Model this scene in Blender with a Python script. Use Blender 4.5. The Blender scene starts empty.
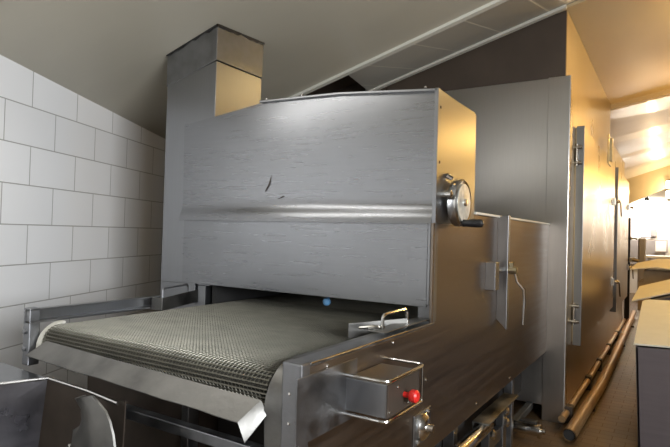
import bpy, bmesh, math, random
from mathutils import Vector, Matrix
random.seed(7)
C = bpy.context.scene.collection
PI = math.pi

# ---------------------------------------------------------------- materials
def mat(name, col, rough=.5, metal=0., noise=0., nscale=(8, 8, 8), bump=0., bscale=None, coat=0., col2=None, rvar=0., spec=None, detail=6):
    m = bpy.data.materials.new(name); m.use_nodes = True
    nt = m.node_tree; b = nt.nodes['Principled BSDF']
    b.inputs['Base Color'].default_value = (*col, 1); b.inputs['Roughness'].default_value = rough
    b.inputs['Metallic'].default_value = metal
    if coat: b.inputs['Coat Weight'].default_value = coat; b.inputs['Coat Roughness'].default_value = .12
    if spec is not None: b.inputs['Specular IOR Level'].default_value = spec
    tc = nt.nodes.new('ShaderNodeTexCoord')
    def noise_node(sc, det=6):
        mp = nt.nodes.new('ShaderNodeMapping'); mp.inputs['Scale'].default_value = sc
        nt.links.new(tc.outputs['Object'], mp.inputs['Vector'])
        n = nt.nodes.new('ShaderNodeTexNoise'); n.inputs['Scale'].default_value = 1; n.inputs['Detail'].default_value = det
        nt.links.new(mp.outputs['Vector'], n.inputs['Vector']); return n
    if noise or rvar or col2:
        n = noise_node(nscale, detail)
        if noise or col2:
            r = nt.nodes.new('ShaderNodeValToRGB'); c2 = col2 or tuple(c*(1-noise) for c in col)
            r.color_ramp.elements[0].position = .3; r.color_ramp.elements[1].position = .7
            r.color_ramp.elements[0].color = (*c2, 1); r.color_ramp.elements[1].color = (*col, 1)
            nt.links.new(n.outputs['Fac'], r.inputs['Fac']); nt.links.new(r.outputs['Color'], b.inputs['Base Color'])
        if rvar:
            mr = nt.nodes.new('ShaderNodeMapRange'); mr.inputs['From Min'].default_value = .3; mr.inputs['From Max'].default_value = .7
            mr.inputs['To Min'].default_value = max(.02, rough-rvar); mr.inputs['To Max'].default_value = rough+rvar
            nt.links.new(n.outputs['Fac'], mr.inputs['Value']); nt.links.new(mr.outputs['Result'], b.inputs['Roughness'])
    if bump:
        n2 = noise_node(bscale or nscale, 4)
        bp = nt.nodes.new('ShaderNodeBump'); bp.inputs['Strength'].default_value = bump; bp.inputs['Distance'].default_value = .01
        nt.links.new(n2.outputs['Fac'], bp.inputs['Height']); nt.links.new(bp.outputs['Normal'], b.inputs['Normal'])
    return m

def emit(name, col, s):
    m = bpy.data.materials.new(name); m.use_nodes = True; b = m.node_tree.nodes['Principled BSDF']
    b.inputs['Base Color'].default_value = (*col, 1)
    b.inputs['Emission Color'].default_value = (*col, 1); b.inputs['Emission Strength'].default_value = s
    return m

def tile_mat(name, col, grout, w, h, offx=0., offy=0., axes='xz', rough=.16, offset=.5, mortar=.004, vary=.06):
    m = bpy.data.materials.new(name); m.use_nodes = True; nt = m.node_tree; b = nt.nodes['Principled BSDF']
    tc = nt.nodes.new('ShaderNodeTexCoord'); sp = nt.nodes.new('ShaderNodeSeparateXYZ'); cb = nt.nodes.new('ShaderNodeCombineXYZ')
    nt.links.new(tc.outputs['Object'], sp.inputs[0])
    for k, ax in enumerate(axes):
        a = nt.nodes.new('ShaderNodeMath'); a.operation = 'ADD'; a.inputs[1].default_value = (offx, offy)[k]
        nt.links.new(sp.outputs['xyz'.index(ax)], a.inputs[0]); nt.links.new(a.outputs[0], cb.inputs[k])
    br = nt.nodes.new('ShaderNodeTexBrick'); br.inputs['Scale'].default_value = 1
    br.inputs['Brick Width'].default_value = w; br.inputs['Row Height'].default_value = h
    br.inputs['Mortar Size'].default_value = mortar; br.inputs['Mortar Smooth'].default_value = .3
    br.offset = offset
    br.inputs['Color1'].default_value = (*col, 1); br.inputs['Color2'].default_value = (*[c*(1-vary) for c in col], 1)
    br.inputs['Mortar'].default_value = (*grout, 1); br.inputs['Bias'].default_value = 0
    nt.links.new(cb.outputs[0], br.inputs['Vector']); nt.links.new(br.outputs['Color'], b.inputs['Base Color'])
    mr = nt.nodes.new('ShaderNodeMapRange'); mr.inputs['To Min'].default_value = rough; mr.inputs['To Max'].default_value = .8
    nt.links.new(br.outputs['Fac'], mr.inputs['Value']); nt.links.new(mr.outputs['Result'], b.inputs['Roughness'])
    inv = nt.nodes.new('ShaderNodeMath'); inv.operation = 'SUBTRACT'; inv.inputs[0].default_value = 1
    nt.links.new(br.outputs['Fac'], inv.inputs[1])
    bp = nt.nodes.new('ShaderNodeBump'); bp.inputs['Strength'].default_value = .4; bp.inputs['Distance'].default_value = .003
    nt.links.new(inv.outputs[0], bp.inputs['Height']); nt.links.new(bp.outputs['Normal'], b.inputs['Normal'])
    return m

STEEL = (.295, .30, .31)
M = {}
M['hood'] = mat('brushed_steel_hood', (.265, .27, .28), .28, 1, .04, (4, 70, 70), rvar=.012)
M['steel'] = mat('brushed_steel_upright', STEEL, .33, 1, .04, (90, 90, 4), rvar=.02)
M['side'] = mat('brushed_steel_side', (.27, .225, .185), .40, 1, .14, (20, 1.2, 30), .05, (60, 2, 200), rvar=.06)  # same steel, its dark brown reflection put into the colour
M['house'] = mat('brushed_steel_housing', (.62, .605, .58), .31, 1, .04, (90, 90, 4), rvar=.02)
M['housewarmlit'] = mat('brushed_steel_housing_side', (.50, .42, .30), .30, 1, .08, (1, 1.2, .8), .045, (1.5, 1.1, 1.6), rvar=.05)  # same stainless as the housing, warm light tinted into the colour
M['frame'] = mat('dull_steel_frame', (.28, .285, .295), .42, 1, .25, (14, 14, 14), .06, (90, 90, 90), rvar=.1)
M['dull'] = mat('worn_steel_plate', (.24, .235, .22), .45, 1, .50, (7, 7, 7), .10, (30, 30, 30), rvar=.12)
M['hopper'] = mat('scuffed_steel_hopper', (.15, .146, .155), .38, 1, .40, (7, 7, 9), .14, (26, 26, 26), rvar=.12)
M['chrome'] = mat('polished_chrome', (.72, .71, .68), .18, 1, .08, (20, 20, 20))
M['belt'] = mat('belt_wire', (.23, .22, .18), .40, 1, .25, (8, 14, 8))
M['beltbase'] = mat('belt_underside', (.055, .052, .045), .7, .3, .3, (30, 30, 30))
M['void'] = mat('shade_dark_lining', (.03, .029, .028), .8, .2, .3, (6, 6, 6))  # near black puts the shade of enclosed hollows into the colour
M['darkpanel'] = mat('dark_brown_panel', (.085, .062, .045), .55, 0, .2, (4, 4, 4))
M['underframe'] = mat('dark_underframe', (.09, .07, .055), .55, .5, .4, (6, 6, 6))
M['red'] = mat('red_plastic', (.62, .02, .015), .35, 0, .1, (40, 40, 40))
M['black'] = mat('black_bakelite', (.012, .012, .013), .3, 0, .2, (30, 30, 30))
M['blue'] = mat('blue_plastic', (.10, .25, .45), .4, 0, .2, (40, 40, 40))
M['brass'] = mat('worn_brass', (.62, .54, .36), .3, 1, .2, (30, 30, 30))
M['dial'] = mat('dial_plate', (.62, .62, .56), .35, .35, .55, (26, 26, 26))
M['ceil'] = mat('painted_ceiling', (.52, .485, .395), .38, 0, .10, (.7, 1.4, 1), .04, (3, 3, 3), coat=.15)
M['ceilwarm'] = mat('cream_ceiling', (.62, .49, .29), .36, 0, .14, (1.6, .5, 1), .03, (3, 3, 3), coat=.3)
M['ceilfar'] = mat('white_ceiling', (.70, .62, .55), .34, 0, .18, (.5, 1.3, 1), coat=.3)
M['trim'] = mat('cream_trim', (.68, .66, .58), .4, 0, .08, (5, 5, 5))
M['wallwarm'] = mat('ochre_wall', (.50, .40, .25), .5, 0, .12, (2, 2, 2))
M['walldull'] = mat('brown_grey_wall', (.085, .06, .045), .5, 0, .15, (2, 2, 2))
M['wallwhite'] = mat('white_wall', (.80, .78, .74), .5, 0, .05, (3, 3, 3))
M['backwall'] = mat('grey_back_wall', (.25, .25, .245), .5, 0, .1, (2, 2, 2))
M['pipe'] = mat('copper_pipe', (.48, .31, .155), .42, .5, .30, (6, 3, 6), rvar=.08)
M['card'] = mat('cream_board', (.82, .79, .66), .6, 0, .06, (8, 8, 8), .03, (60, 60, 60))
M['carton'] = mat('brown_carton', (.42, .31, .18), .7, 0, .15, (10, 10, 10))
M['bin'] = mat('grey_bin', (.15, .125, .13), .5, .1, .12, (2, 30, 30))
M['greyplastic'] = mat('grey_panel', (.36, .34, .34), .5, 0, .15, (3, 3, 3))
M['paper'] = mat('white_paper', (.80, .78, .74), .5, 0, .03, (9, 9, 9))
M['tile'] = tile_mat('white_wall_tile', (.83, .825, .815), (.36, .35, .32), .45, .25, -.09, 0)
M['ctile'] = tile_mat('ceiling_tile', (.46, .445, .40), (.68, .66, .58), .42, 4., .13, 2., 'xy', .4, 0., .008)
M['floor'] = tile_mat('brown_floor_tile', (.135, .082, .038), (.115, .070, .034), .2, .1, 0, 0, 'xy', .42, .5, .003, .25)

# ---------------------------------------------------------------- mesh helpers
def B(): return bmesh.new()
def box(bm, x0, x1, y0, y1, z0, z1):
    v = [bm.verts.new((x, y, z)) for x in (x0, x1) for y in (y0, y1) for z in (z0, z1)]
    for f in ((0, 1, 3, 2), (4, 6, 7, 5), (0, 4, 5, 1), (2, 3, 7, 6), (0, 2, 6, 4), (1, 5, 7, 3)):
        bm.faces.new([v[i] for i in f])
    return bm
def prism(bm, pts, d):
    "extrude the 3D polygon pts by the vector d"
    d = Vector(d); a = [bm.verts.new(p) for p in pts]; b = [bm.verts.new(Vector(p)+d) for p in pts]
    bm.faces.new(a); bm.faces.new(b[::-1]); n = len(a)
    for i in range(n): bm.faces.new([a[(i+1) % n], a[i], b[i], b[(i+1) % n]])
    return bm
def quadsheet(bm, rows, t):
    "thin sheet through a grid of points, thickened by the vector t"
    t = Vector(t); A = [[bm.verts.new(p) for p in r] for r in rows]; Bv = [[bm.verts.new(Vector(p)+t) for p in r] for r in rows]
    R, K = len(rows), len(rows[0])
    for i in range(R-1):
        for j in range(K-1):
            bm.faces.new([A[i][j], A[i][j+1], A[i+1][j+1], A[i+1][j]]); bm.faces.new([Bv[i][j], Bv[i+1][j], Bv[i+1][j+1], Bv[i][j+1]])
    for i in range(R-1):
        bm.faces.new([A[i][0], A[i+1][0], Bv[i+1][0], Bv[i][0]]); bm.faces.new([A[i][-1], Bv[i][-1], Bv[i+1][-1], A[i+1][-1]])
    for j in range(K-1):
        bm.faces.new([A[0][j], Bv[0][j], Bv[0][j+1], A[0][j+1]]); bm.faces.new([A[-1][j], A[-1][j+1], Bv[-1][j+1], Bv[-1][j]])
    return bm
def tube(bm, pts, r, n=10, cap=True):
    pts = [Vector(p) for p in pts]; rings = []; up = None
    for i, p in enumerate(pts):
        d = ((pts[min(i+1, len(pts)-1)]-p).normalized() + (p-pts[max(i-1, 0)]).normalized())
        d = d.normalized() if d.length > 1e-6 else Vector((0, 0, 1))
        if up is None: up = d.orthogonal().normalized()
        up = (up - d*up.dot(d)).normalized(); s = d.cross(up)
        rr = r[i] if isinstance(r, (list, tuple)) else r
        rings.append([bm.verts.new(p + (up*math.cos(2*PI*k/n) + s*math.sin(2*PI*k/n))*rr) for k in range(n)])
    for a, b in zip(rings, rings[1:]):
        for k in range(n): bm.faces.new([a[k], a[(k+1) % n], b[(k+1) % n], b[k]])
    if cap: bm.faces.new(rings[0][::-1]); bm.faces.new(rings[-1])
    return bm
def round_path(pts, r, seg=4):
    "polyline with rounded corners"
    pts = [Vector(p) for p in pts]; out = [pts[0]]
    for a, p, b in zip(pts, pts[1:], pts[2:]):
        u = (a-p).normalized(); v = (b-p).normalized(); k = min(r, (a-p).length*.45, (b-p).length*.45)
        s, e = p+u*k, p+v*k
        for i in range(seg+1):
            t = i/seg; out.append(s*(1-t)**2 + p*2*t*(1-t) + e*t*t)
    return out+[pts[-1]]
def lathe(bm, prof, c, axis, n=28):
    "prof = [(radius, height)] turned about axis through c"
    ax = Vector(axis).normalized(); u = ax.orthogonal().normalized(); v = ax.cross(u); c = Vector(c); rings = []
    for r, h in prof:
        rings.append([bm.verts.new(c+ax*h+(u*math.cos(2*PI*k/n)+v*math.sin(2*PI*k/n))*max(r, 1e-4)) for k in range(n)])
    for a, b in zip(rings, rings[1:]):
        for k in range(n): bm.faces.new([a[k], a[(k+1) % n], b[(k+1) % n], b[k]])
    bm.faces.new(rings[0][::-1]); bm.faces.new(rings[-1]); return bm

ROOT = {}
def link(o): C.objects.link(o); return o
def obj(name, bm, m, parent=None, bevel=0., smooth=False, origin=None, label=None):
    off = ROOT.get(parent.name, Vector()) if parent else Vector(origin) if origin is not None else Vector()
    bmesh.ops.recalc_face_normals(bm, faces=bm.faces)
    if off.length: bmesh.ops.translate(bm, verts=bm.verts, vec=-off)
    me = bpy.data.meshes.new(name); bm.to_mesh(me); bm.free()
    o = link(bpy.data.objects.new(name, me)); me.materials.append(M[m] if isinstance(m, str) else m)
    if parent: o.parent = parent
    else: o.location = off
    ROOT[o.name] = off
    if smooth:
        for p in me.polygons: p.use_smooth = True
        me.set_sharp_from_angle(angle=math.radians(38))
    if bevel:
        b = o.modifiers.new('bevel', 'BEVEL'); b.width = bevel; b.segments = 2; b.limit_method = 'ANGLE'
    if label: o['label'] = label
    return o
def tag(o, label, cat, group=None):
    o['label'] = label; o['category'] = cat
    if group: o['group'] = group
    return o
def thing(name, label, cat, loc, group=None):
    o = link(bpy.data.objects.new(name, None)); o.empty_display_size = .1; o.location = loc; ROOT[o.name] = Vector(loc)
    return tag(o, label, cat, group)
def struct(name, bm, m, origin=None, parent=None):
    o = obj(name, bm, m, parent, origin=origin)
    if not parent: o['kind'] = 'structure'
    return o
def each(name, pts, axis, m, parent, r=.008, h=.005, label=None):
    for p in pts: obj(name, lathe(B(), [(r, 0), (r, h*.6), (r*.6, h)], p, axis, 10), m, parent, label=label)
def screws(bm, pts, axis, r=.008, h=.005):
    for p in pts: lathe(bm, [(r, 0), (r, h*.6), (r*.6, h)], p, axis, 10)
    return bm

# ---------------------------------------------------------------- the room
def cz(x, y): return 3.432+.272*x+.049*y            # the sloping ceiling of the near room
YT = 3.88                                            # where the near ceiling ends in a trim
RW = 2.7                                             # wall on the right
def fz(x): return 3.67+.20*(x+.83)                  # ceiling over the aisle
YB, YE = 18., 19.2                                   # end bulkhead and end wall
def gz(x, t): return (1-t)*(3.60+.19*(x+.83)) + t*(3.336+.34*(x+1.5))

struct('floor', box(B(), -6, 4, -3.2, 20, -.1, 0), 'floor')
AZ = math.radians(23.09); P0 = Vector((-3.547, 1.723, 0))
wl = struct('wall_left', box(B(), -4.6, 2.05, -.12, 0, -1.6, 1.1), 'tile')   # local x along the wall
wl.rotation_euler = (0, 0, PI/2+AZ); wl.location = (P0.x, P0.y, 1.6)
struct('wall_rear', box(B(), -4, RW+.1, -2.5, -2.4, 0, 4.4), 'backwall')
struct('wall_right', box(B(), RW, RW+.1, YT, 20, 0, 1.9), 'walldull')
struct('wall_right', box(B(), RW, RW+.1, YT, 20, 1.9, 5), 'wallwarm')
W0, W1, WZ0, WZ1 = -1.4, 1.0, 1.4, 2.9
struct('wall_side', box(B(), RW, RW+.1, -2.5, YT, 0, WZ0), 'backwall')
struct('wall_side', box(B(), RW, RW+.1, -2.5, YT, WZ1, 4.5), 'backwall')
struct('wall_side', box(B(), RW, RW+.1, -2.5, W0, WZ0, WZ1), 'backwall')
struct('wall_side', box(B(), RW, RW+.1, W1, YT, WZ0, WZ1), 'backwall')
bm = B(); prism(bm, [(x, y, cz(x, y)) for x, y in ((-4.75, -2.5), (RW+.05, -2.5), (RW+.05, YT), (-4.75, YT))], (0, 0, .08))
struct('ceiling', bm, 'ceil')
# tiled strip that climbs from the trim towards the high part of the machine
bm = B(); S0, S1 = (-2.39, YT+.02), (-2.83, 5.12)
prism(bm, [(S0[0], S0[1], cz(*S0)), (RW, YT+.02, cz(RW, YT)), (RW, 5.12, cz(RW, 5.12)+.24), (S1[0], S1[1], cz(*S1)+.24)], (0, 0, .06))
struct('ceiling_strip', bm, 'ctile')
def bar(bm, a, b, w, h):
    a, b = Vector(a), Vector(b); d = (b-a).normalized(); s = d.cross(Vector((0, 0, 1))).normalized()*w/2; u = Vector((0, 0, h))
    return prism(bm, [a-s, a+s, a+s-u, a-s-u], b-a)
struct('trim_1', bar(B(), (-4.5, YT, cz(-4.5, YT)+.01), (RW, YT, cz(RW, YT)+.01), .05, .035), 'trim')
struct('trim_2', bar(B(), (S1[0], 5.06, cz(*S1)+.25), (-.83, 5.06, cz(-.83, 5.06)+.245), .05, .05), 'trim')
# recess beyond the near room, left of the machine; dark paint is its shade
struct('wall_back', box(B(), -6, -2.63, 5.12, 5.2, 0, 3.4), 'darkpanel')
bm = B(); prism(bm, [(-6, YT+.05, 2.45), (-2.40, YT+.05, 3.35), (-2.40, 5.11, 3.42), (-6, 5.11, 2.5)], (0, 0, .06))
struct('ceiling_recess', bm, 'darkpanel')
bm = B(); prism(bm, [(-.92, 5.1, fz(-.92)), (RW, 5.1, fz(RW)), (RW, 9.1, fz(RW)), (-.92, 9.1, fz(-.92))], (0, 0, .08))
struct('ceiling_aisle', bm, 'ceilwarm')
bm = B(); prism(bm, [(-1, 9.08, fz(-1)-.07), (RW, 9.08, fz(RW)-.07), (RW, 9.08, fz(RW)+.1), (-1, 9.08, fz(-1)+.1)], (0, .12, 0))
struct('trim_3', bm, 'wallwarm')
bm = B(); rows = [[(x, 9.2+(YB-9.2)*t, gz(x, t)) for x in (-3.2, RW)] for t in (0, .25, .5, .75, 1)]
quadsheet(bm, rows, (0, 0, .08)); struct('ceiling_far', bm, 'ceilfar')
bm = B(); prism(bm, [(-3.2, YB, 1.75), (RW, YB, 4.5), (RW, YB, 5.2), (-3.2, YB, 2.9)], (0, .1, 0)); struct('wall_bulkhead', bm, 'wallwarm')
struct('wall_end', box(B(), -3.2, RW, YE, YE+.1, 0, 5.2), 'wallwhite')
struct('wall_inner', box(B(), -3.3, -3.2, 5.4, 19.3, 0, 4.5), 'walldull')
# added window out of view, supplies daylight fill for the near room
w = thing('fill_window_1', 'added unseen window in the right wall, daylight fill', 'window', (RW, -.2, WZ0)); w['kind'] = 'structure'
bm = B()
for y0, y1, z0, z1 in ((W0, W0+.06, WZ0, WZ1), (W1-.06, W1, WZ0, WZ1), (-.23, -.17, WZ0, WZ1), (W0, W1, WZ0, WZ0+.06), (W0, W1, WZ1-.06, WZ1)):
    box(bm, RW+.02, RW+.08, y0, y1, z0, z1)
obj('fill_window_frame', bm, 'trim', w)
obj('fill_window_pane', box(B(), RW+.06, RW+.065, W0, W1, WZ0, WZ1), emit('fill_window_glass', (.86, .92, 1.), 3), w)

# ---------------------------------------------------------------- tunnel oven, infeed unit
XR, XL = -.941, -2.465
OV = thing('tunnel_oven', 'stainless tunnel oven with wire mesh conveyor belt and sloping hood', 'oven', (-1.7, 3.2, 0))
# mesh belt: rods and zigzag wire carried round the nose
def belt_path():
    p = []; zt, zb, yn, rad = 1.146, 1.03, 1.415, .056
    y = 4.6
    while y > yn: p.append((y, zt, 0)); y -= .0165
    n = 13
    for i in range(n+1):
        a = PI/2 + PI*i/n; p.append((yn+math.cos(a)*rad*1.15, zt-rad+math.sin(a)*rad, 0))
    y = yn
    while y < 1.9: p.append((y, zt-2*rad, 0)); y += .0165
    return p
BP = belt_path(); bx0, bx1 = -2.362, -1.086
bm = B(); rows = []
for y, z, _ in BP[::2] + [BP[-1]]: rows.append([(bx0, y, z), (bx1, y, z)])
# sheet slightly inside the wires
cyc = [Vector((0, y, z)) for y, z, _ in BP]
def inward(i):
    a = cyc[max(i-1, 0)]; b = cyc[min(i+1, len(cyc)-1)]; d = (b-a).normalized(); return Vector((0, -d.z, d.y))
rows = [[Vector((x, 0, 0))+cyc[i]+inward(i)*.006 for x in (bx0, bx1)] for i in range(len(cyc))]
quadsheet(bm, rows, (0, 0, .0005))
belt = obj('belt', bm, 'beltbase', OV)
bm = B(); nz = 150
for i in range(len(cyc)):
    if BP[i][0] > 3.4: continue
    o = -inward(i)*.0035
    tube(bm, [Vector((bx0, 0, 0))+cyc[i]+o, Vector((bx1, 0, 0))+cyc[i]+o], .0034, 4)
    if i+1 < len(cyc) and BP[i][0] < 2.75:
        a, b = cyc[i]-inward(i)*.004, cyc[i+1]-inward(i+1)*.004
        vs = []
        for k in range(nz+1):
            x = bx0+(bx1-bx0)*k/nz; p = a if k % 2 == 0 else b
            n_ = -inward(i); t = (b-a).normalized()*.0014; q = Vector((x, 0, 0))+p
            vs.append([bm.verts.new(q-t), bm.verts.new(q+n_*.002), bm.verts.new(q+t)])
        for u, v in zip(vs, vs[1:]):
            for k in range(2): bm.faces.new([u[k], u[k+1], v[k+1], v[k]])
obj('wire_mesh', bm, 'belt', belt)
# rails: channel section, both sides, end posts with bolts, curved cheeks
bm = B()
prism(bm, [(XL, 1.32, 1.222), (XL+.036, 1.32, 1.222), (XL+.036, 1.32, 1.214), (XL+.012, 1.32, 1.212), (XL+.012, 1.32, 1.17), (XL+.04, 1.32, 1.168), (XL+.04, 1.32, 1.158), (XL, 1.32, 1.158)], (0, .74, 0))
obj('rail', bm, 'steel', OV, .002)
bm = B(); box(bm, -1.012, XR+.002, 1.335, 2.39, 1.186, 1.199)
box(bm, -1.012, -1.002, 1.6, 2.39, 1.10, 1.19)
rl = obj('rail', bm, 'frame', OV, .003)
obj('edge', tube(B(), [(XR+.001, 1.375, 1.198), (XR+.001, 2.08, 1.198)], .0035, 8), 'chrome', rl, smooth=True, label='bright worn outer edge of the rail')
bm = B(); box(bm, XL-.016, XL+.036, 1.32, 1.37, .97, 1.225); post = obj('end_post', bm, 'frame', OV, .004)
each('bolt', [(XL+.005, 1.32, 1.12), (XL+.005, 1.32, 1.045)], (0, -1, 0), 'frame', post, .013, .01)
bm = B(); box(bm, -1.010, -.937, 1.322, 1.372, .35, 1.204); post = obj('end_post', bm, 'frame', OV, .006)
each('bolt', [(-.978, 1.322, 1.11), (-.978, 1.322, 1.02)], (0, -1, 0), 'chrome', post, .005, .004)
bm = B(); rows = [[(x, 2.40, 1.176) for x in (-1.090, -1.008)]]
for i in range(11):
    a = PI/2 + PI/2*i/10; rows.append([(x, 1.475+math.cos(a)*.145, 1.035+math.sin(a)*.145) for x in (-1.082, -1.010)])
rows.append([(x, 1.33, .80) for x in (-1.07, -1.010)])
quadsheet(bm, rows, (0, .004, 0)); obj('nose_cover', bm, 'dull', OV, smooth=True, label='smooth curved cover at the right end of the nose')
bm = B(); pts = []
for i in range(9):
    a = PI/2 + PI/2*i/8; pts.append((XL+.050, 1.46+math.cos(a)*.115, 1.05+math.sin(a)*.11))
prof = pts
for a, b in zip(prof, prof[1:]):
    a, b = Vector(a), Vector(b); d = (b-a); n_ = Vector((0, d.z, -d.y)).normalized()*-.022
    prism(bm, [a, b, b+n_, a+n_], (.036, 0, 0))
bmesh.ops.remove_doubles(bm, verts=bm.verts, dist=1e-4)
obj('chain_guide', bm, 'trim', OV, smooth=True, label='pale curved plastic chain guide')
# deflector plate under the nose, bent down at its right end
bm = B(); n = 14; rows = []
for j in range(4):
    t = j/3; row = []
    for i in range(n+1):
        s = i/n; x = -2.315+s*1.215; wob = .0015*math.sin(s*17)+.001*math.sin(s*31+1)
        row.append((x+.03*t*(-1), 1.335-.072*t, 1.092-.055*t-.030*s+wob*t))
    row.append((row[-1][0]+.03, row[-1][1]+.0, row[-1][2]-.035-.02*t)); rows.append(row)
quadsheet(bm, rows, (0, 0, .003)); obj('deflector_plate', bm, 'dull', OV, smooth=True)
bm = B(); box(bm, -2.43, -1.03, 1.33, 1.37, .872, .912); obj('cross_bar', bm, 'frame', OV, .004)
# underframe cabinet behind the nose
bm = B(); box(bm, -2.44, -1.72, 1.62, 4.6, .35, .98); obj('underframe_panel', bm, 'underframe', OV, .004)
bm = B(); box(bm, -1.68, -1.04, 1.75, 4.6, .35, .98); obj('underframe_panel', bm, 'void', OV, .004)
bm = B(); box(bm, -1.725, -1.685, 1.58, 1.64, .0, .98); obj('leg', bm, 'frame', OV, .003)
# right side panel: one sheet from the nose to the high housing
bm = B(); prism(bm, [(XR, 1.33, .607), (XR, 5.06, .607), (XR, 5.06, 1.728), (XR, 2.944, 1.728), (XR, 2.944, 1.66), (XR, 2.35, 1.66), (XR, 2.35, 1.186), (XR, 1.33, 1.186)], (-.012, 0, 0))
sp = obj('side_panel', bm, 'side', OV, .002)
each('screw', [(XR, 1.47, 1.172), (XR, 1.95, 1.172), (XR, 2.3, .95), (XR, 3.06, .65), (XR, 3.8, .64)], (1, 0, 0), 'chrome', sp, .007, .006)
# top and left of the low body
obj('top_panel', box(B(), XL, XR+.012, 2.95, 5.06, 1.728, 1.742), 'trim', OV, .002, label='pale top edge of the low body')
obj('side_panel', box(B(), XL, XL+.012, 2.86, 5.06, .607, 1.728), 'side', OV)
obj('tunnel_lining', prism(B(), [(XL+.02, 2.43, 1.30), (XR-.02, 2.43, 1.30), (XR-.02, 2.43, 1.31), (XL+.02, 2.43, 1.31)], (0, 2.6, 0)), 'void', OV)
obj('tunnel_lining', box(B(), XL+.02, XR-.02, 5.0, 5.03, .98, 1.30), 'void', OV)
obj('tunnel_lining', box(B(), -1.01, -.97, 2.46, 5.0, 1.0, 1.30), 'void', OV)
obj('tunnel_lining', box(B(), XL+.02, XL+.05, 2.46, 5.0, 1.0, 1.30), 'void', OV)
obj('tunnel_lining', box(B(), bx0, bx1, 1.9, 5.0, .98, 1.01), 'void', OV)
# hood
HX0 = -2.67
top = [(-2.672, 2.268), (-2.02, 2.345), (-1.5, 2.330), (-.957, 2.283)]
bm = B(); prism(bm, [(XL+.03, 2.40, 1.27), (XL+.03, 2.40, 2.27), (-2.02, 2.40, 2.33), (-1.5, 2.40, 2.32), (XR-.004, 2.40, 2.27), (XR-.004, 2.40, 1.27)], (0, .544, 0))
hood = obj('hood', bm, 'steel', OV)
bm = B(); prism(bm, [(XR, 2.372, 1.665), (XR, 2.372, 2.296), (XR, 2.944, 2.282), (XR, 2.944, 1.665)], (-.004, 0, 0))
obj('hood_side', bm, 'steel', OV, .0015)
bm = B(); top2 = [(-2.03, 2.341), (-1.5, 2.327), (-.945, 2.282)]
prism(bm, [(x, 2.368, z) for x, z in top2] + [(x, 2.368, z+.012) for x, z in top2[::-1]], (0, .57, 0)); obj('hood_top', bm, 'steel', OV, .002)
each('screw', [(-2.0, 2.40, 2.362), (-1.3, 2.40, 2.336), (-1.02, 2.40, 2.312), (-1.75, 2.40, 2.357)], (0, 0, 1), 'chrome', hood, .007, .008)
each('screw', [(XR, 2.40, 2.21), (XR, 2.40, 1.95)], (1, 0, 0), 'underframe', hood, .008, .005)
# upper front sheet: bends outward just above its lower edge
zs = [1.0, .8, .55, .35, .22, .185, .16, .14, .12, .10, .08, .055, .03, 0]
dy = [0, .0, .0, .0, .0003, .0008, .002, .004, .0075, .0125, .019, .0255, .030, .033]
nx = 24; rows = []
for t, d in zip(zs, dy):
    row = []
    for i in range(nx+1):
        x = HX0+(-.957-HX0)*i/nx
        for (xa, za), (xb, zb) in zip(top, top[1:]):
            if xa-1e-6 <= x <= xb+1e-6: zt = za+(zb-za)*(x-xa)/(xb-xa)
        row.append((x+(.012*(1-t) if i == 0 else 0), 2.392-d+.0012*math.sin(x*4.1+t*5), 1.658+(zt-1.658)*t))
    rows.append(row)
quadsheet(B_ := B(), rows, (0, .006, 0)); fp = obj('front_panel', B_, 'hood', OV, smooth=True)
bm = B(); tube(bm, [(-1.98, 2.3882, 1.83), (-1.955, 2.3882, 1.87), (-1.94, 2.3882, 1.92)], [.003, .004, .001], 6)
obj('scratch', bm, 'underframe', fp, label='dark curved scratch on the steel')
bm = B(); tube(bm, [(-1.885, 2.388, 1.785), (-1.85, 2.388, 1.80)], [.002, .003], 6); obj('scratch', bm, 'underframe', fp, label='short dark scratch on the steel')
bm = B(); box(bm, -2.648, -.985, 2.392, 2.398, 1.272, 1.665); box(bm, -2.648, -.985, 2.392, 2.42, 1.262, 1.276)
obj('lower_panel', bm, 'hood', OV, .002)
# right hand corner of the hood
bm = B(); box(bm, -.958, XR+.002, 2.368, 2.40, 1.66, 2.296); obj('corner_strip', bm, 'steel', OV, .002)
bm = B(); box(bm, -.982, -.968, 2.385, 2.41, 1.272, 1.66); box(bm, -.955, XR+.001, 2.375, 2.41, 1.20, 1.66); obj('corner_strip', bm, 'steel', OV, .002)
bm = B(); box(bm, -1.03, -.962, 2.40, 2.44, 1.20, 1.30); obj('jamb', bm, 'frame', OV, .002)
bm = B(); box(bm, -2.60, -2.545, 2.405, 2.415, 1.13, 1.30); obj('jamb', bm, 'steel', OV, .002)
bm = B(); lathe(bm, [(.004, -.02), (.018, -.012), (.022, 0), (.018, .012), (.004, .018)], (-1.575, 2.44, 1.23), (0, -1, 0), 14); tube(bm, [(-1.575, 2.44, 1.23), (-1.575, 2.50, 1.30)], .006, 8)
obj('knob', bm, 'blue', OV, smooth=True, label='blue plastic knob under the hood')
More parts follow.
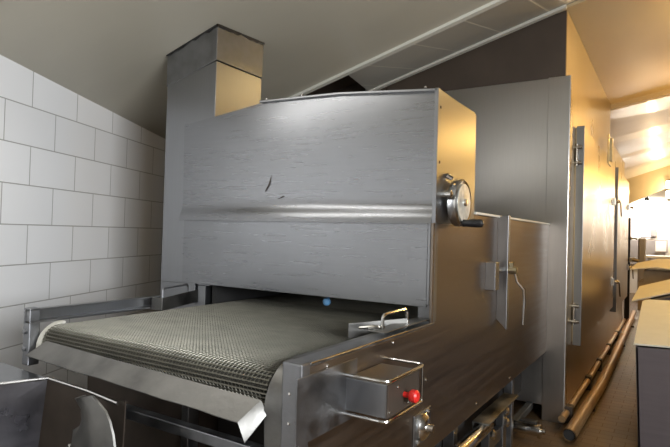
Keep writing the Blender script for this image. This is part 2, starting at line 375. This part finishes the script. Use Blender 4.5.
# handwheel with dial and crank handle
hw = Vector((XR-.018, 2.585, 1.768))
bm = B(); lathe(bm, [(.045, 0), (.045, .03), (.112, .034), (.118, .042), (.118, .075), (.110, .082), (.098, .078), (.02, .080), (.016, .095), (.001, .096)], hw, (1, 0, 0), 36)
tube(bm, [hw+Vector((.04, -.07, .115)), hw+Vector((.02, -.09, .13))], .012, 8)
wheel = obj('handwheel', bm, 'chrome', OV, smooth=True)
bm = B(); lathe(bm, [(.094, .079), (.094, .083), (.03, .083), (.02, .086), (.001, .086)], hw, (1, 0, 0), 36); obj('dial_face', bm, 'dial', wheel, smooth=True)
a = hw+Vector((.075, -.01, -.10)); bm = B(); tube(bm, [a+Vector((x, 0, 0)) for x in (0, .01, .022, .05, .075, .098, .106, .109)], [.012, .019, .017, .020, .021, .020, .015, .006], 14)
obj('crank_handle', bm, 'black', wheel, smooth=True, label='black bakelite crank handle')
bm = B(); lathe(bm, [(.018, 0), (.018, .05), (.01, .055)], (XR, 2.44, 1.80), (1, 0, 0), 12); obj('stop_bolt', bm, 'chrome', OV, smooth=True)
# latch: bracket box, upright bar with a slanted foot, lever handle
bm = B(); prism(bm, [(XR, 3.43, 1.735), (XR, 3.43, 1.09), (XR+.066, 3.43, 1.025), (XR+.066, 3.43, 1.745)], (0, .05, 0)); latch = obj('latch_bar', bm, 'steel', OV, .003)
bm = B(); box(bm, XR, XR+.06, 3.18, 3.26, 1.29, 1.455); obj('bracket', bm, 'steel', latch, .003)
bm = B(); tube(bm, [(XR+.03, 3.26, 1.40), (XR+.03, 3.44, 1.40)], .018, 10); obj('pivot', bm, 'chrome', latch, smooth=True)
bm = B(); lathe(bm, [(.022, 0), (.026, .02), (.022, .05), (.012, .055)], (XR+.066, 3.455, 1.40), (1, 0, 0), 14); tube(bm, [(XR+.085, 3.455, 1.40), (XR+.085, 3.445, 1.45)], .016, 10)
obj('hub', bm, 'brass', latch, smooth=True)
bm = B(); tube(bm, [(XR+.10, 3.455, 1.40), (XR+.115, 3.47, 1.33), (XR+.15, 3.50, 1.28), (XR+.155, 3.50, 1.20), (XR+.15, 3.5, 1.06)], [.010, .010, .011, .009, .006], 8)
obj('lever', bm, 'chrome', latch, smooth=True)
# control box, guard bars, stop button
obj('cover_plate', box(B(), XR, XR+.006, 1.30, 1.66, .96, 1.165), 'frame', OV, .002)
bm = B(); box(bm, XR+.004, -.782, 1.585, 1.845, .999, 1.112); ctrl = obj('control_box', bm, 'steel', OV, .004)
obj('box_face', box(B(), -.782, -.779, 1.588, 1.842, 1.002, 1.109), 'underframe', ctrl)
each('screw', [(-.779, 1.60, 1.02), (-.779, 1.75, 1.018), (-.779, 1.66, 1.09)], (1, 0, 0), 'chrome', ctrl, .005, .005)
bm = B(); lathe(bm, [(.010, 0), (.010, .022), (.019, .024), (.022, .03), (.022, .046), (.016, .052), (.001, .053)], (-.779, 1.715, 1.052), (1, 0, 0), 20)
obj('stop_button', bm, 'red', ctrl, smooth=True, label='red mushroom stop button')
for z in (1.124, .994):
    bm = B(); tube(bm, round_path([(XR, 1.572, z), (-.772, 1.572, z), (-.772, 1.878, z), (XR, 1.878, z)], .03), .0055, 8); obj('guard_bar', bm, 'chrome', ctrl, smooth=True)
bm = B(); tube(bm, [(-.775, 1.862, .996), (-.775, 1.862, 1.122)], .003, 6); obj('guard_bar', bm, 'chrome', ctrl)
bm = B(); box(bm, XR, XR+.008, 2.17, 2.36, .68, .82); br = obj('bearing', bm, 'frame', OV, .003)
bm = B(); lathe(bm, [(.06, .008), (.06, .02), (.045, .035), (.032, .04), (.018, .04), (.018, .065), (.001, .066)], (XR, 2.25, .755), (1, 0, 0), 20)
each('bolt', [(XR+.008, 2.20, .70), (XR+.008, 2.31, .81)], (1, 0, 0), 'chrome', br, .012, .012)
obj('shaft_end', bm, 'chrome', br, smooth=True)
# undercarriage seen below the side panel
for y in (2.78, 4.0):
    obj('leg', box(B(), -1.03, -.97, y, y+.06, 0, .62), 'frame', OV, .003)
bm = B(); box(bm, -.975, -.875, 3.10, 3.80, .525, .535); box(bm, -.975, -.965, 3.10, 3.80, .47, .53); obj('bracket_plate', bm, 'dull', OV, .002)
bm = B(); box(bm, -.98, -.93, 3.30, 3.36, .12, .525); box(bm, -.98, -.93, 3.62, 3.70, .12, .50); each('bolt', [(-.93, 3.64, .46), (-.93, 3.66, .38), (-.93, 3.33, .40)], (1, 0, 0), 'chrome', OV, .03, .03)
box(bm, -.98, -.94, 3.36, 3.62, .28, .36); obj('bracket_arm', bm, 'steel', OV, .003)
bm = B(); tube(bm, [(-.92, 2.55, .49), (-.92, 2.6, .49), (-.92, 3.22, .49), (-.92, 3.25, .49)], [.02, .038, .038, .02], 16); tube(bm, [(-.92, 2.2, .49), (-.92, 2.55, .49)], .014, 8); obj('air_cylinder', bm, 'chrome', OV, smooth=True)
bm = B(); tube(bm, [(-1.16, 4.28, .16), (-.84, 4.28, .16)], .042, 16); lathe(bm, [(.055, 0), (.055, .02), (.02, .025), (.02, .05)], (-.84, 4.28, .16), (1, 0, 0), 16); obj('roller', bm, 'chrome', OV, smooth=True)
bm = B(); box(bm, -1.08, -1.03, 2.2, 5.0, .10, .16); box(bm, -1.2, -.92, 3.30, 3.36, .10, .15); box(bm, -1.2, -.90, 4.5, 4.56, .10, .15); obj('frame_rail', bm, 'dull', OV, .003)
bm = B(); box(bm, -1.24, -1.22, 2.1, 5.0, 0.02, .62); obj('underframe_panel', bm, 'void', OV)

# ---------------------------------------------------------------- guide plates with handles, resting beside the belt
g = thing('guide_plate', 'steel side guide with wire handle at the far left end of the belt', 'guide plate', (-2.40, 2.2, 1.15), 'belt side guides')
bm = B(); prism(bm, [(-2.345, 1.985, 1.154), (-2.475, 2.37, 1.154), (-2.475, 2.37, 1.232), (-2.345, 1.985, 1.222)], (-.006, 0, 0)); prism(bm, [(-2.345, 1.985, 1.154), (-2.345, 1.985, 1.222), (-2.42, 1.975, 1.222), (-2.42, 1.975, 1.154)], (0, .005, 0))
obj('plate', bm, 'dull', g, .002)
bm = B(); tube(bm, round_path([(-2.362, 2.0, 1.20), (-2.362, 2.0, 1.272), (-2.447, 2.26, 1.272), (-2.447, 2.26, 1.20)], .025), .006, 8); obj('handle', bm, 'frame', g, smooth=True)
g = thing('guide_plate', 'steel side guide with bright wire handle at the right edge of the belt', 'guide plate', (-1.0, 2.0, 1.15), 'belt side guides')
bm = B(); prism(bm, [(-1.172, 1.985, 1.154), (-.985, 2.17, 1.154), (-.985, 2.17, 1.238), (-1.172, 1.985, 1.218)], (.005, 0, 0))
prism(bm, [(-1.03, 1.90, 1.2125), (-.95, 1.90, 1.2125), (-.95, 2.35, 1.2125), (-1.02, 2.36, 1.2125)], (0, 0, .004)); obj('plate', bm, 'dull', g, .0015)
bm = B(); tube(bm, round_path([(-.995, 1.965, 1.214), (-.995, 1.965, 1.275), (-.995, 2.20, 1.275), (-.995, 2.20, 1.214)], .025), .007, 8); obj('handle', bm, 'chrome', g, smooth=True)
bm = B(); tube(bm, [(-1.07, 1.90, 1.222), (-1.03, 1.93, 1.226), (-1.0, 1.99, 1.22)], [.006, .01, .005], 8); obj('clip', bm, 'chrome', g, smooth=True)

# ---------------------------------------------------------------- high housing behind
X1 = -.78; Y0 = 5.07
H = thing('oven_housing', 'tall stainless housing behind the hood with bar-latched doors along its side', 'oven housing', (-1.7, 8, 0))
bm = B(); box(bm, -2.6, X1-.004, Y0, 11.2, .13, 3.045); obj('body', bm, 'house', H, .004)
bm = B(); box(bm, -.97, X1-.004, Y0-.006, Y0+.07, 0, 3.05); obj('corner_post', bm, 'house', H, .004)
bm = B(); box(bm, -2.6, -2.5, Y0, Y0+.1, 0, .13); obj('corner_post', bm, 'house', H, .004)
obj('side_sheet', box(B(), X1-.003, X1, Y0-.004, 11.2, .13, 3.05), 'housewarmlit', H, .002)
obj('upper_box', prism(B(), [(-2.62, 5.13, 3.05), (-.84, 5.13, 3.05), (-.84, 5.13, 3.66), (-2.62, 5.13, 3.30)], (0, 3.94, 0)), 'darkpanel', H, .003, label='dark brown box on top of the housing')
obj('upper_sheet', prism(B(), [(-.84, 5.14, 3.05), (-.84, 9.07, 3.05), (-.84, 9.07, 3.66), (-.84, 5.14, 3.66)], (.006, 0, 0)), 'housewarmlit', H)  # box side carries the warm light as a tint
def door(y0, y1, z0, z1, latches, hinges, t=.075):
    d = obj('door', prism(B(), [(X1, y0, z0), (X1+t, y0, z0+.02), (X1+t, y0, z1), (X1, y0, z1)], (0, y1-y0, 0)), 'housewarmlit', H, .004)
    obj('edge_strip', box(B(), X1+.012, X1+t+.003, y0-.006, y0+.02, z0-.02, z1+.01), 'steel', d, .002, label='grey steel edge of the door')
    for z in hinges:
        bm = B()
        for dz in (-.07, .07): tube(bm, [(X1-.02, y0-.03, z+dz), (X1+.065, y0-.03, z+dz)], .017, 10)
        tube(bm, [(X1+.02, y0-.03, z-.10), (X1+.02, y0-.03, z+.10)], .012, 10)
        obj('hinge', bm, 'chrome', d, smooth=True)
    for z in latches:
        bm = B(); box(bm, X1+t, X1+t+.03, y1-.27, y1-.21, z-.05, z+.05); lathe(bm, [(.02, 0), (.026, .03), (.015, .05)], (X1+t+.04, y1-.24, z), (1, 0, 0), 12)
        tube(bm, [(X1+t+.05, y1-.24, z), (X1+t+.09, y1-.20, z-.02), (X1+t+.10, y1-.18, z-.20)], .010, 8); obj('latch', bm, 'chrome', d, smooth=True)
    return d
d1 = door(5.36, 8.45, .66, 2.64, (2.14, 1.05), (2.38, .93))
bm = B(); box(bm, X1+.075, X1+.125, 7.45, 7.60, 2.60, 2.88); box(bm, X1+.075, X1+.09, 7.40, 7.75, 2.56, 2.92); obj('lock_plate', bm, 'brass', d1, .004)
d2 = door(8.75, 11.0, .60, 2.66, (2.20, 1.15), (2.1, 1.1), .09)
for y in (5.6, 8.0, 10.9): obj('foot', box(B(), -.95, -.87, y, y+.08, 0, .13), 'underframe', H, .003)

# ---------------------------------------------------------------- duct and flue
D = thing('exhaust_duct', 'square stainless exhaust duct rising beside the hood into the ceiling', 'duct', (-2.66, 2.65, 0))
dx0, dx1, dy0, dy1 = -2.885, -2.437, 2.425, 2.86
obj('lower_duct', box(B(), dx0, dx1-.035, dy0, dy1, 0, 1.25), 'steel', D, .003)
bm = B(); prism(bm, [(dx0, dy0, 1.25), (dx1-.0, dy0, 1.25), (dx1, dy0, 2.66), (dx0, dy0, 2.565)], (0, dy1-dy0, 0))
obj('duct_section', bm, 'steel', D, .003)
e = .004
bm = B(); prism(bm, [(dx0-e, dy0-e, 2.552), (dx1+e, dy0-e, 2.665), (dx1+e, dy0-e, cz(dx1, dy0)+.004), (dx0-e, dy0-e, cz(dx0, dy0)+.004)], (0, dy1-dy0+2*e, 0))
col_ = obj('duct_collar', bm, 'frame', D, .002)
bm = B()
n = 12
def jag(a, b, seed):
    random.seed(seed); out = []
    for i in range(n+1):
        p = Vector(a).lerp(Vector(b), i/n); out.append(p+Vector((0, 0, -random.uniform(.004, .022))))
    return out
for a, b, off, sd in (((dx0-.01, dy0-.006), (dx1+.01, dy0-.006), (0, -.004, 0), 3), ((dx1+.006, dy0-.01), (dx1+.006, dy1+.01), (.004, 0, 0), 5)):
    A_ = (a[0], a[1], cz(*a)); B2 = (b[0], b[1], cz(*b)); lo = jag(A_, B2, sd); hi = [Vector(A_).lerp(Vector(B2), i/n)+Vector((0, 0, .004)) for i in range(n+1)]
    quadsheet(bm, [lo, hi], off)
obj('sealant', bm, 'black', D, label='ragged black sealant where the duct meets the ceiling')
F = thing('flue_pipe', 'round grey flue pipe in the dark gap under the ceiling behind the hood', 'pipe', (-2.55, 4.55, 1.75))
obj('pipe', tube(B(), [(-2.40, 4.35, 1.745), (-2.40, 4.35, 2.72), (-2.43, 4.37, 2.79), (-2.52, 4.45, 2.84), (-2.7, 4.62, 2.85)], .10, 24), 'frame', F, smooth=True)
obj('collar', lathe(B(), [(.125, 0), (.125, .03)], (-2.40, 4.35, 2.66), (0, 0, 1), 24), 'frame', F, smooth=True)

# ---------------------------------------------------------------- hopper in the lower left corner
K = thing('feed_hopper', 'scuffed steel hopper with a curved chute in the lower left corner', 'hopper', (-2.1, 1.0, 0))
zt = .952
bm = B(); prism(bm, [(-2.235, 1.305, zt), (-2.66, 1.305, zt+.01), (-2.80, .60, zt+.01), (-2.52, .60, zt)], (0, 0, -.006)); obj('flange', bm, 'steel', K, .002)
bm = B(); prism(bm, [(-2.235, 1.305, zt), (-2.52, .60, zt), (-2.58, .60, .45), (-2.32, 1.305, .45)], (-.008, 0, 0)); obj('side_wall', bm, 'hopper', K)
bm = B(); prism(bm, [(-2.235, 1.30, zt), (-1.72, 1.30, zt), (-1.74, 1.30, .45), (-2.32, 1.30, .45)], (0, .006, 0)); obj('back_wall', bm, 'underframe', K)  # darker material paints in the shade on this wall
bm = B(); prism(bm, [(-2.33, 1.305, .45), (-1.60, 1.305, .45), (-1.60, .60, .45), (-2.58, .60, .45)], (0, 0, -.008)); obj('bottom', bm, 'hopper', K)
bm = B(); tube(bm, [(-2.52, .60, zt), (-2.235, 1.303, zt), (-1.95, 1.303, zt-.004), (-1.75, 1.29, zt-.01)], .007, 8); obj('rim', bm, 'chrome', K, smooth=True)
Lp = [(-1.90, 1.25, .955), (-1.859, 1.25, .914), (-1.875, 1.25, .87), (-1.91, 1.25, .84), (-1.962, 1.25, .809), (-1.972, 1.25, .741), (-1.97, 1.25, .614), (-1.97, 1.25, .48)]
Rp = [(-1.69, 1.14, 1.018), (-1.64, 1.13, 1.006), (-1.60, 1.13, .985), (-1.575, 1.13, .955), (-1.555, 1.13, .915), (-1.54, 1.13, .86), (-1.528, 1.13, .75), (-1.52, 1.13, .48)]
rows = []
for a, b in zip(Lp, Rp):
    a, b = Vector(a), Vector(b); rows.append([a.lerp(b, t)+Vector((0, -.05*math.sin(PI*t), 0)) for t in (0, .2, .4, .6, .8, 1)])
quadsheet(B_ := B(), rows, (.004, .006, .0)); ch = obj('curved_chute', B_, 'dull', K, smooth=True)
each('bolt', [(-1.985, 1.245, .735), (-1.965, 1.245, .75)], (0, -1, 0), 'chrome', ch, .009, .012)
for x, y in ((-2.5, .65), (-2.28, 1.25), (-1.65, .65), (-1.65, 1.25)): obj('leg', box(B(), x-.02, x+.02, y-.02, y+.02, 0, .445), 'frame', K)

# ---------------------------------------------------------------- pipes along the floor
P = thing('floor_pipe', 'thick copper coloured pipe running along the floor beside the housing', 'pipe', (-.68, 8, 0))
bm = B(); pts = [(-.675, 4.62, .06), (-.63, 6.3, .07), (-.63, 7.6, .085), (-.66, 10, .10), (-.69, 13.0, .11)]
tube(bm, pts, .052, 18, cap=False); tube(bm, [p for p in pts], .045, 18, cap=False)
obj('pipe', bm, 'pipe', P, smooth=True)
bm = B(); tube(bm, [(-.675, 4.635, .06), (-.675, 4.64, .06)], .046, 18); obj('pipe_shade_disc', bm, 'void', P)  # dark disc stands in for the shade inside the pipe
for y in (5.6, 7.1, 9.3, 11.5): obj('saddle', box(B(), -.71, -.60, y, y+.06, 0, .03), 'underframe', P)
P = thing('floor_pipe', 'thin bracketed pipe on the floor between the thick pipe and the housing', 'pipe', (-.77, 8, 0))
bm = B(); tube(bm, [(-.775, 4.9, .09), (-.755, 6.5, .10), (-.76, 8.5, .11), (-.77, 12.6, .12)], .030, 12); obj('pipe', bm, 'pipe', P, smooth=True)
for y in (5.1, 6.35, 7.35, 8.5, 9.8): obj('pipe_clamp', box(B(), -.80, -.725, y, y+.09, .0, .15), 'underframe', P, .008)

# ---------------------------------------------------------------- right side of the aisle
Q = thing('storage_bin', 'dark grey bin nearest on the right of the aisle under a cream board', 'bin', (.2, 5.3, 0))
bm = B(); prism(bm, [(-.238, 4.80, .785), (-.21, 4.80, 0), (.85, 4.80, 0), (.9, 4.80, .83), ], (0, .02, 0)); obj('front_panel', bm, 'bin', Q, .004)
bm = B(); prism(bm, [(-.238, 4.80, .785), (-.238, 5.98, 1.005), (-.215, 5.98, 0), (-.21, 4.80, 0)], (.02, 0, 0)); obj('side_panel', bm, 'bin', Q, .004)
bm = B(); prism(bm, [(.9, 4.80, .80), (.9, 5.98, 1.04), (.85, 5.98, 0), (.85, 4.80, 0)], (-.02, 0, 0)); obj('side_panel', bm, 'bin', Q, .004)
bm = B(); box(bm, -.215, .85, 5.96, 5.98, 0, 1.0); obj('rear_panel', bm, 'bin', Q, .004)
bm = B(); poly = [(-.250, 4.785, .800), (.93, 4.785, .845), (.93, 6.02, 1.085)]
for i in range(6):
    a = PI/2*i/5; poly.append((-.165-.08*math.sin(a), 5.94+.08*math.cos(a), 1.03))
def bp(p): x, y, z = p; return (x, y, .800+.188*(y-4.785)+.035*(x+.25))
prism(bm, [bp(p) for p in poly], (0, 0, .014)); o = obj('cream_board', bm, 'card', None, .003, origin=(.3, 5.4, .9))
tag(o, 'large cream board lying on the nearest dark grey bin', 'board')
Q = thing('storage_bin', 'dark bin further along the aisle under a tilted board', 'bin', (.2, 7.6, 0))
bm = B(); prism(bm, [(-.22, 7.1, .935), (-.20, 7.1, 0), (.8, 7.1, 0), (.8, 7.1, 1.28)], (0, .85, 0)); obj('body', bm, 'bin', Q, .01)
obj('rim', prism(B(), [(-.23, 7.08, .922), (.81, 7.08, 1.27), (.81, 7.08, 1.29), (-.23, 7.08, .942)], (0, .03, 0)), 'carton', Q)
bm = B(); prism(bm, [(-.395, 6.98, .915), (.75, 6.98, 1.30), (.75, 8.0, 1.39), (-.365, 8.0, 1.012)], (0, 0, .016))
o = obj('cream_board', bm, 'card', None, .003, origin=(.2, 7.5, 1.0)); tag(o, 'slanted cream board on the second bin, behind the nearest one', 'board')
for k, (x0, x1, y0, y1, z0, z1, tl) in enumerate(((-.38, .50, 8.9, 9.9, 0, .62, 0), (-.42, .46, 8.85, 9.8, .62, 1.02, 0), (-.36, .52, 8.9, 9.9, 1.02, 1.19, 0))):
    lab = ('bottom brown carton of the stack beyond the boards', 'middle brown carton of the stack beyond the boards', 'flat top carton of the stack beyond the boards')[k]
    t = thing('carton', lab, 'carton', ((x0+x1)/2, (y0+y1)/2, z0), 'cartons stacked in the aisle')
    obj('box', box(B(), x0, x1, y0, y1, z0, z1-.012), 'carton', t, .006)
    bm = B(); box(bm, x0, x1, y0, (y0+y1)/2-.002, z1-.012, z1); box(bm, x0, x1, (y0+y1)/2+.002, y1, z1-.012, z1); obj('flap', bm, 'carton', t)
bm = B(); quadsheet(bm, [[(-.52, 8.75, 1.20), (-.2, 8.75, 1.245), (.1, 8.75, 1.215), (.5, 8.75, 1.25)], [(-.46, 9.3, 1.27), (-.2, 9.3, 1.29), (.1, 9.3, 1.30), (.5, 9.3, 1.33)], [(-.42, 9.9, 1.25), (-.2, 9.9, 1.33), (.1, 9.9, 1.34), (.5, 9.9, 1.40)]], (0, 0, .012))
o = obj('packing_sheet', bm, 'card', None, origin=(0, 9.3, 1.2), smooth=True); tag(o, 'creased pale packing sheet on top of the carton stack', 'packing sheet')

# ---------------------------------------------------------------- far end of the aisle
T = thing('door_pillar', 'slim black upright with a lever at the far end of the housing', 'pillar', (-.7, 11.6, 0))
bm = B(); box(bm, -.775, -.69, 11.6, 11.68, 0, 2.05); obj('upright', bm, 'black', T, .004)
bm = B(); tube(bm, [(-.69, 11.62, 1.66), (-.62, 11.62, 1.66), (-.58, 11.6, 1.65)], .015, 8); lathe(bm, [(.03, 0), (.03, .02)], (-.69, 11.62, 1.66), (1, 0, 0), 12); obj('lever', bm, 'chrome', T, smooth=True)
bm = B(); box(bm, -.70, -.60, 11.58, 11.66, 1.22, 1.30); tube(bm, [(-.66, 11.58, 1.26), (-.54, 11.57, 1.24)], .03, 8); obj('lower_latch', bm, 'brass', T)
o = obj('wainscot', box(B(), -3.2, -.20, YE-.06, YE, .9, 1.66), 'greyplastic', None, origin=(-1.5, YE, .9)); o.name = 'trim_4'; o['kind'] = 'structure'
t = thing('switch_box', 'small grey switch box on the white end wall', 'switch box', (-.52, YE-.06, 1.8)); obj('box', box(B(), -.60, -.45, YE-.10, YE, 1.78, 2.02), 'greyplastic', t, .01)
bm = B(); tube(bm, round_path([(-.47, YE-.04, 1.79), (-.47, YE-.04, 1.745), (-.86, YE-.04, 1.745), (-.86, YE-.04, 1.60)], .03), .016, 8); obj('conduit', bm, 'frame', t, smooth=True)
t = thing('concrete_post', 'stout grey post with rounded top before the end wall', 'post', (-.75, 18.7, 0)); bm = B(); box(bm, -.86, -.66, 17.7, 17.9, 0, 1.72); obj('post', bm, 'greyplastic', t, .05)
t = thing('wall_panel', 'white framed panel against the far wall', 'panel', (-.32, 19, 1.3))
obj('frame', box(B(), -.50, -.14, 19.08, 19.12, 1.30, 1.68), 'greyplastic', t, .005); obj('sheet', box(B(), -.46, -.18, 19.07, 19.08, 1.33, 1.64), 'paper', t)
t = thing('work_table', 'pale topped table before the far wall', 'table', (.4, 18.4, 0))
obj('tabletop', box(B(), -.70, 1.8, 18.0, 18.8, 1.14, 1.21), 'wallwhite', t, .01)
for x in (-.62, 1.7):
    for y in (18.06, 18.7): obj('leg', box(B(), x, x+.06, y, y+.06, 0, 1.14), 'frame', t)
# ---------------------------------------------------------------- lamps
def area(name, loc, rot, sx, sy, e_, col):
    l = bpy.data.lights.new(name, 'AREA'); l.shape = 'RECTANGLE'; l.size = sx; l.size_y = sy; l.energy = e_; l.color = col
    o = link(bpy.data.objects.new(name, l)); o.location = loc; o.rotation_euler = rot; return o
def point(name, loc, e_, col, r=.08):
    l = bpy.data.lights.new(name, 'POINT'); l.energy = e_; l.color = col; l.shadow_soft_size = r
    o = link(bpy.data.objects.new(name, l)); o.location = loc; return o
WARM = (1., .60, .17)
warm_glow = emit('added_pendant_glass', (1., .70, .35), 12)
def pendant(x, y, z, ztop, e_, label, r=.09):  # lamps added out of view to give the aisle its warm glow
    t = thing('added_pendant_lamp', label, 'lamp', (x, y, z), 'added unseen warm lamps over the aisle')
    obj('globe', lathe(B(), [(.02, -.13), (.07, -.11), (.10, -.05), (.10, .02), (.06, .08)], (x, y, z), (0, 0, 1), 20), warm_glow, t, smooth=True)
    obj('cap', lathe(B(), [(.065, .08), (.06, .12), (.02, .15)], (x, y, z), (0, 0, 1), 20), 'black', t, smooth=True)
    obj('cord', tube(B(), [(x, y, z+.14), (x, y, ztop)], .008, 6), 'black', t)
    point('added_pendant_light', (x, y, z-.25), e_, WARM, r)
pendant(.75, 8.3, 3.40, fz(.75), 65, 'added unseen warm pendant lamp hanging over the near end of the aisle')
pendant(1.1, 11.6, 3.05, gz(1.1, .25), 60, 'added unseen warm pendant lamp hanging over the middle of the aisle')
pendant(1.2, 15.2, 3.1, gz(1.2, .68), 50, 'added unseen warm pendant lamp hanging over the far part of the aisle')
t = thing('wall_lamp', 'bright double lamp high on the end bulkhead at the right edge', 'lamp', (-.1, YB-.1, 3.1))
for z in (2.96, 3.24):
    obj('globe', box(B(), -.20, -.03, YB-.24, YB-.08, z-.10, z+.10), emit('lamp_glass', (1., .85, .55), 16), t, .02)
obj('bracket', box(B(), -.16, -.07, YB-.10, YB, 2.78, 3.38), 'black', t)
point('wall_lamp_light', (-.12, YB-.6, 3.0), 60, (1., .75, .4))
t = thing('spot_lamp', 'small round spot lamp at the top of the bright end wall', 'lamp', (-.70, YE-.3, 2.84))
obj('housing', lathe(B(), [(.05, .10), (.08, .02), (.10, 0)], (-.70, YE-.45, 2.84), (0, .0, 1), 16), 'chrome', t, smooth=True)
obj('lens', lathe(B(), [(.09, -.03), (.09, 0)], (-.70, YE-.45, 2.84), (0, 0, 1), 16), emit('spot_glass', (1., .95, .9), 25), t)
obj('bracket', tube(B(), [(-.70, YE-.45, 2.94), (-.70, YE, 3.0)], .02, 8), 'black', t)
area('spot_light', (-.70, YE-.45, 2.78), (0.5, 0, 0), .3, .3, 60, (1., .93, .86))
area('end_wall_light', (.9, YE-.5, 2.9), (0.5, 0, 0), 1.2, .2, 60, (1., .93, .88))
# fill light at the added window, then an added tube on the near ceiling
area('fill_window_light', (RW-.01, -.2, 2.15), (0, PI/2, 0), 1.45, 2.35, 275, (.93, .96, 1.))
ty = 1.2; za, zb = cz(-2.9, ty)-.13, cz(-1.7, ty)-.13
t = thing('added_tube_lamp', 'added unseen fluorescent tube lamp on the near ceiling above the tiled wall', 'lamp', (-2.3, ty, cz(-2.3, ty)-.14))  # out of view, added to put the bright band on the hood
obj('housing', prism(B(), [(-2.9, ty-.06, za+.03), (-1.7, ty-.06, zb+.03), (-1.7, ty-.06, zb+.115), (-2.9, ty-.06, za+.115)], (0, .12, 0)), 'trim', t)
obj('tube', tube(B(), [(-2.88, ty, za), (-1.72, ty, zb)], .019, 12), emit('added_tube_glass', (1, .98, .94), 5), t, smooth=True)
o = area('added_tube_light', (-2.3, ty, (za+zb)/2-.03), (0, -math.atan(.272), 0), 1.2, .12, 7, (1, .98, .95))

ay = 5.5  # unseen lamp added to brighten the duct side and the aisle
t = thing('added_tube_lamp', 'added unseen tube lamp with yellowish light under the ceiling at the near end of the aisle', 'lamp', (.35, ay+.5, fz(.35)-.2))
obj('housing', box(B(), .28, .42, ay-.1, ay+1.1, fz(.35)-.19, fz(.35)-.11), 'trim', t); obj('tube', tube(B(), [(.35, ay-.08, fz(.35)-.22), (.35, ay+1.08, fz(.35)-.22)], .019, 12), emit('added_yellow_tube_glass', (1, .74, .36), 30), t, smooth=True)
obj('added_hanger', box(B(), .33, .37, ay+.45, ay+.55, fz(.35)-.11, fz(.35)), 'trim', t)
area('added_aisle_tube_light', (.35, ay+.5, fz(.35)-.25), (0, 0, 0), .12, 1.2, 24, (1, .70, .30))

# ---------------------------------------------------------------- world, camera
wd = bpy.data.worlds.new('World'); bpy.context.scene.world = wd; wd.use_nodes = True
wd.node_tree.nodes['Background'].inputs[0].default_value = (.5, .55, .6, 1); wd.node_tree.nodes['Background'].inputs[1].default_value = .05
cam = bpy.data.cameras.new('Camera'); cam.sensor_width = 36; cam.lens = 538*36/670; cam.clip_start = .02
co = link(bpy.data.objects.new('Camera', cam))
yaw, pitch, roll = math.radians(32.2), math.radians(1.05), math.radians(1.6)
fw = Vector((-math.sin(yaw)*math.cos(pitch), math.cos(yaw)*math.cos(pitch), math.sin(pitch)))
r0 = Vector((math.cos(yaw), math.sin(yaw), 0)); u0 = r0.cross(fw)
r = r0*math.cos(roll)+u0*math.sin(roll); u = u0*math.cos(roll)-r0*math.sin(roll)
co.matrix_world = Matrix(((r.x, u.x, -fw.x, 0), (r.y, u.y, -fw.y, 0), (r.z, u.z, -fw.z, 1.6), (0, 0, 0, 1)))
sc = bpy.context.scene; sc.camera = co
sc.view_settings.view_transform = 'Standard'; sc.view_settings.look = 'None'; sc.view_settings.gamma = 1; sc.view_settings.exposure = 0
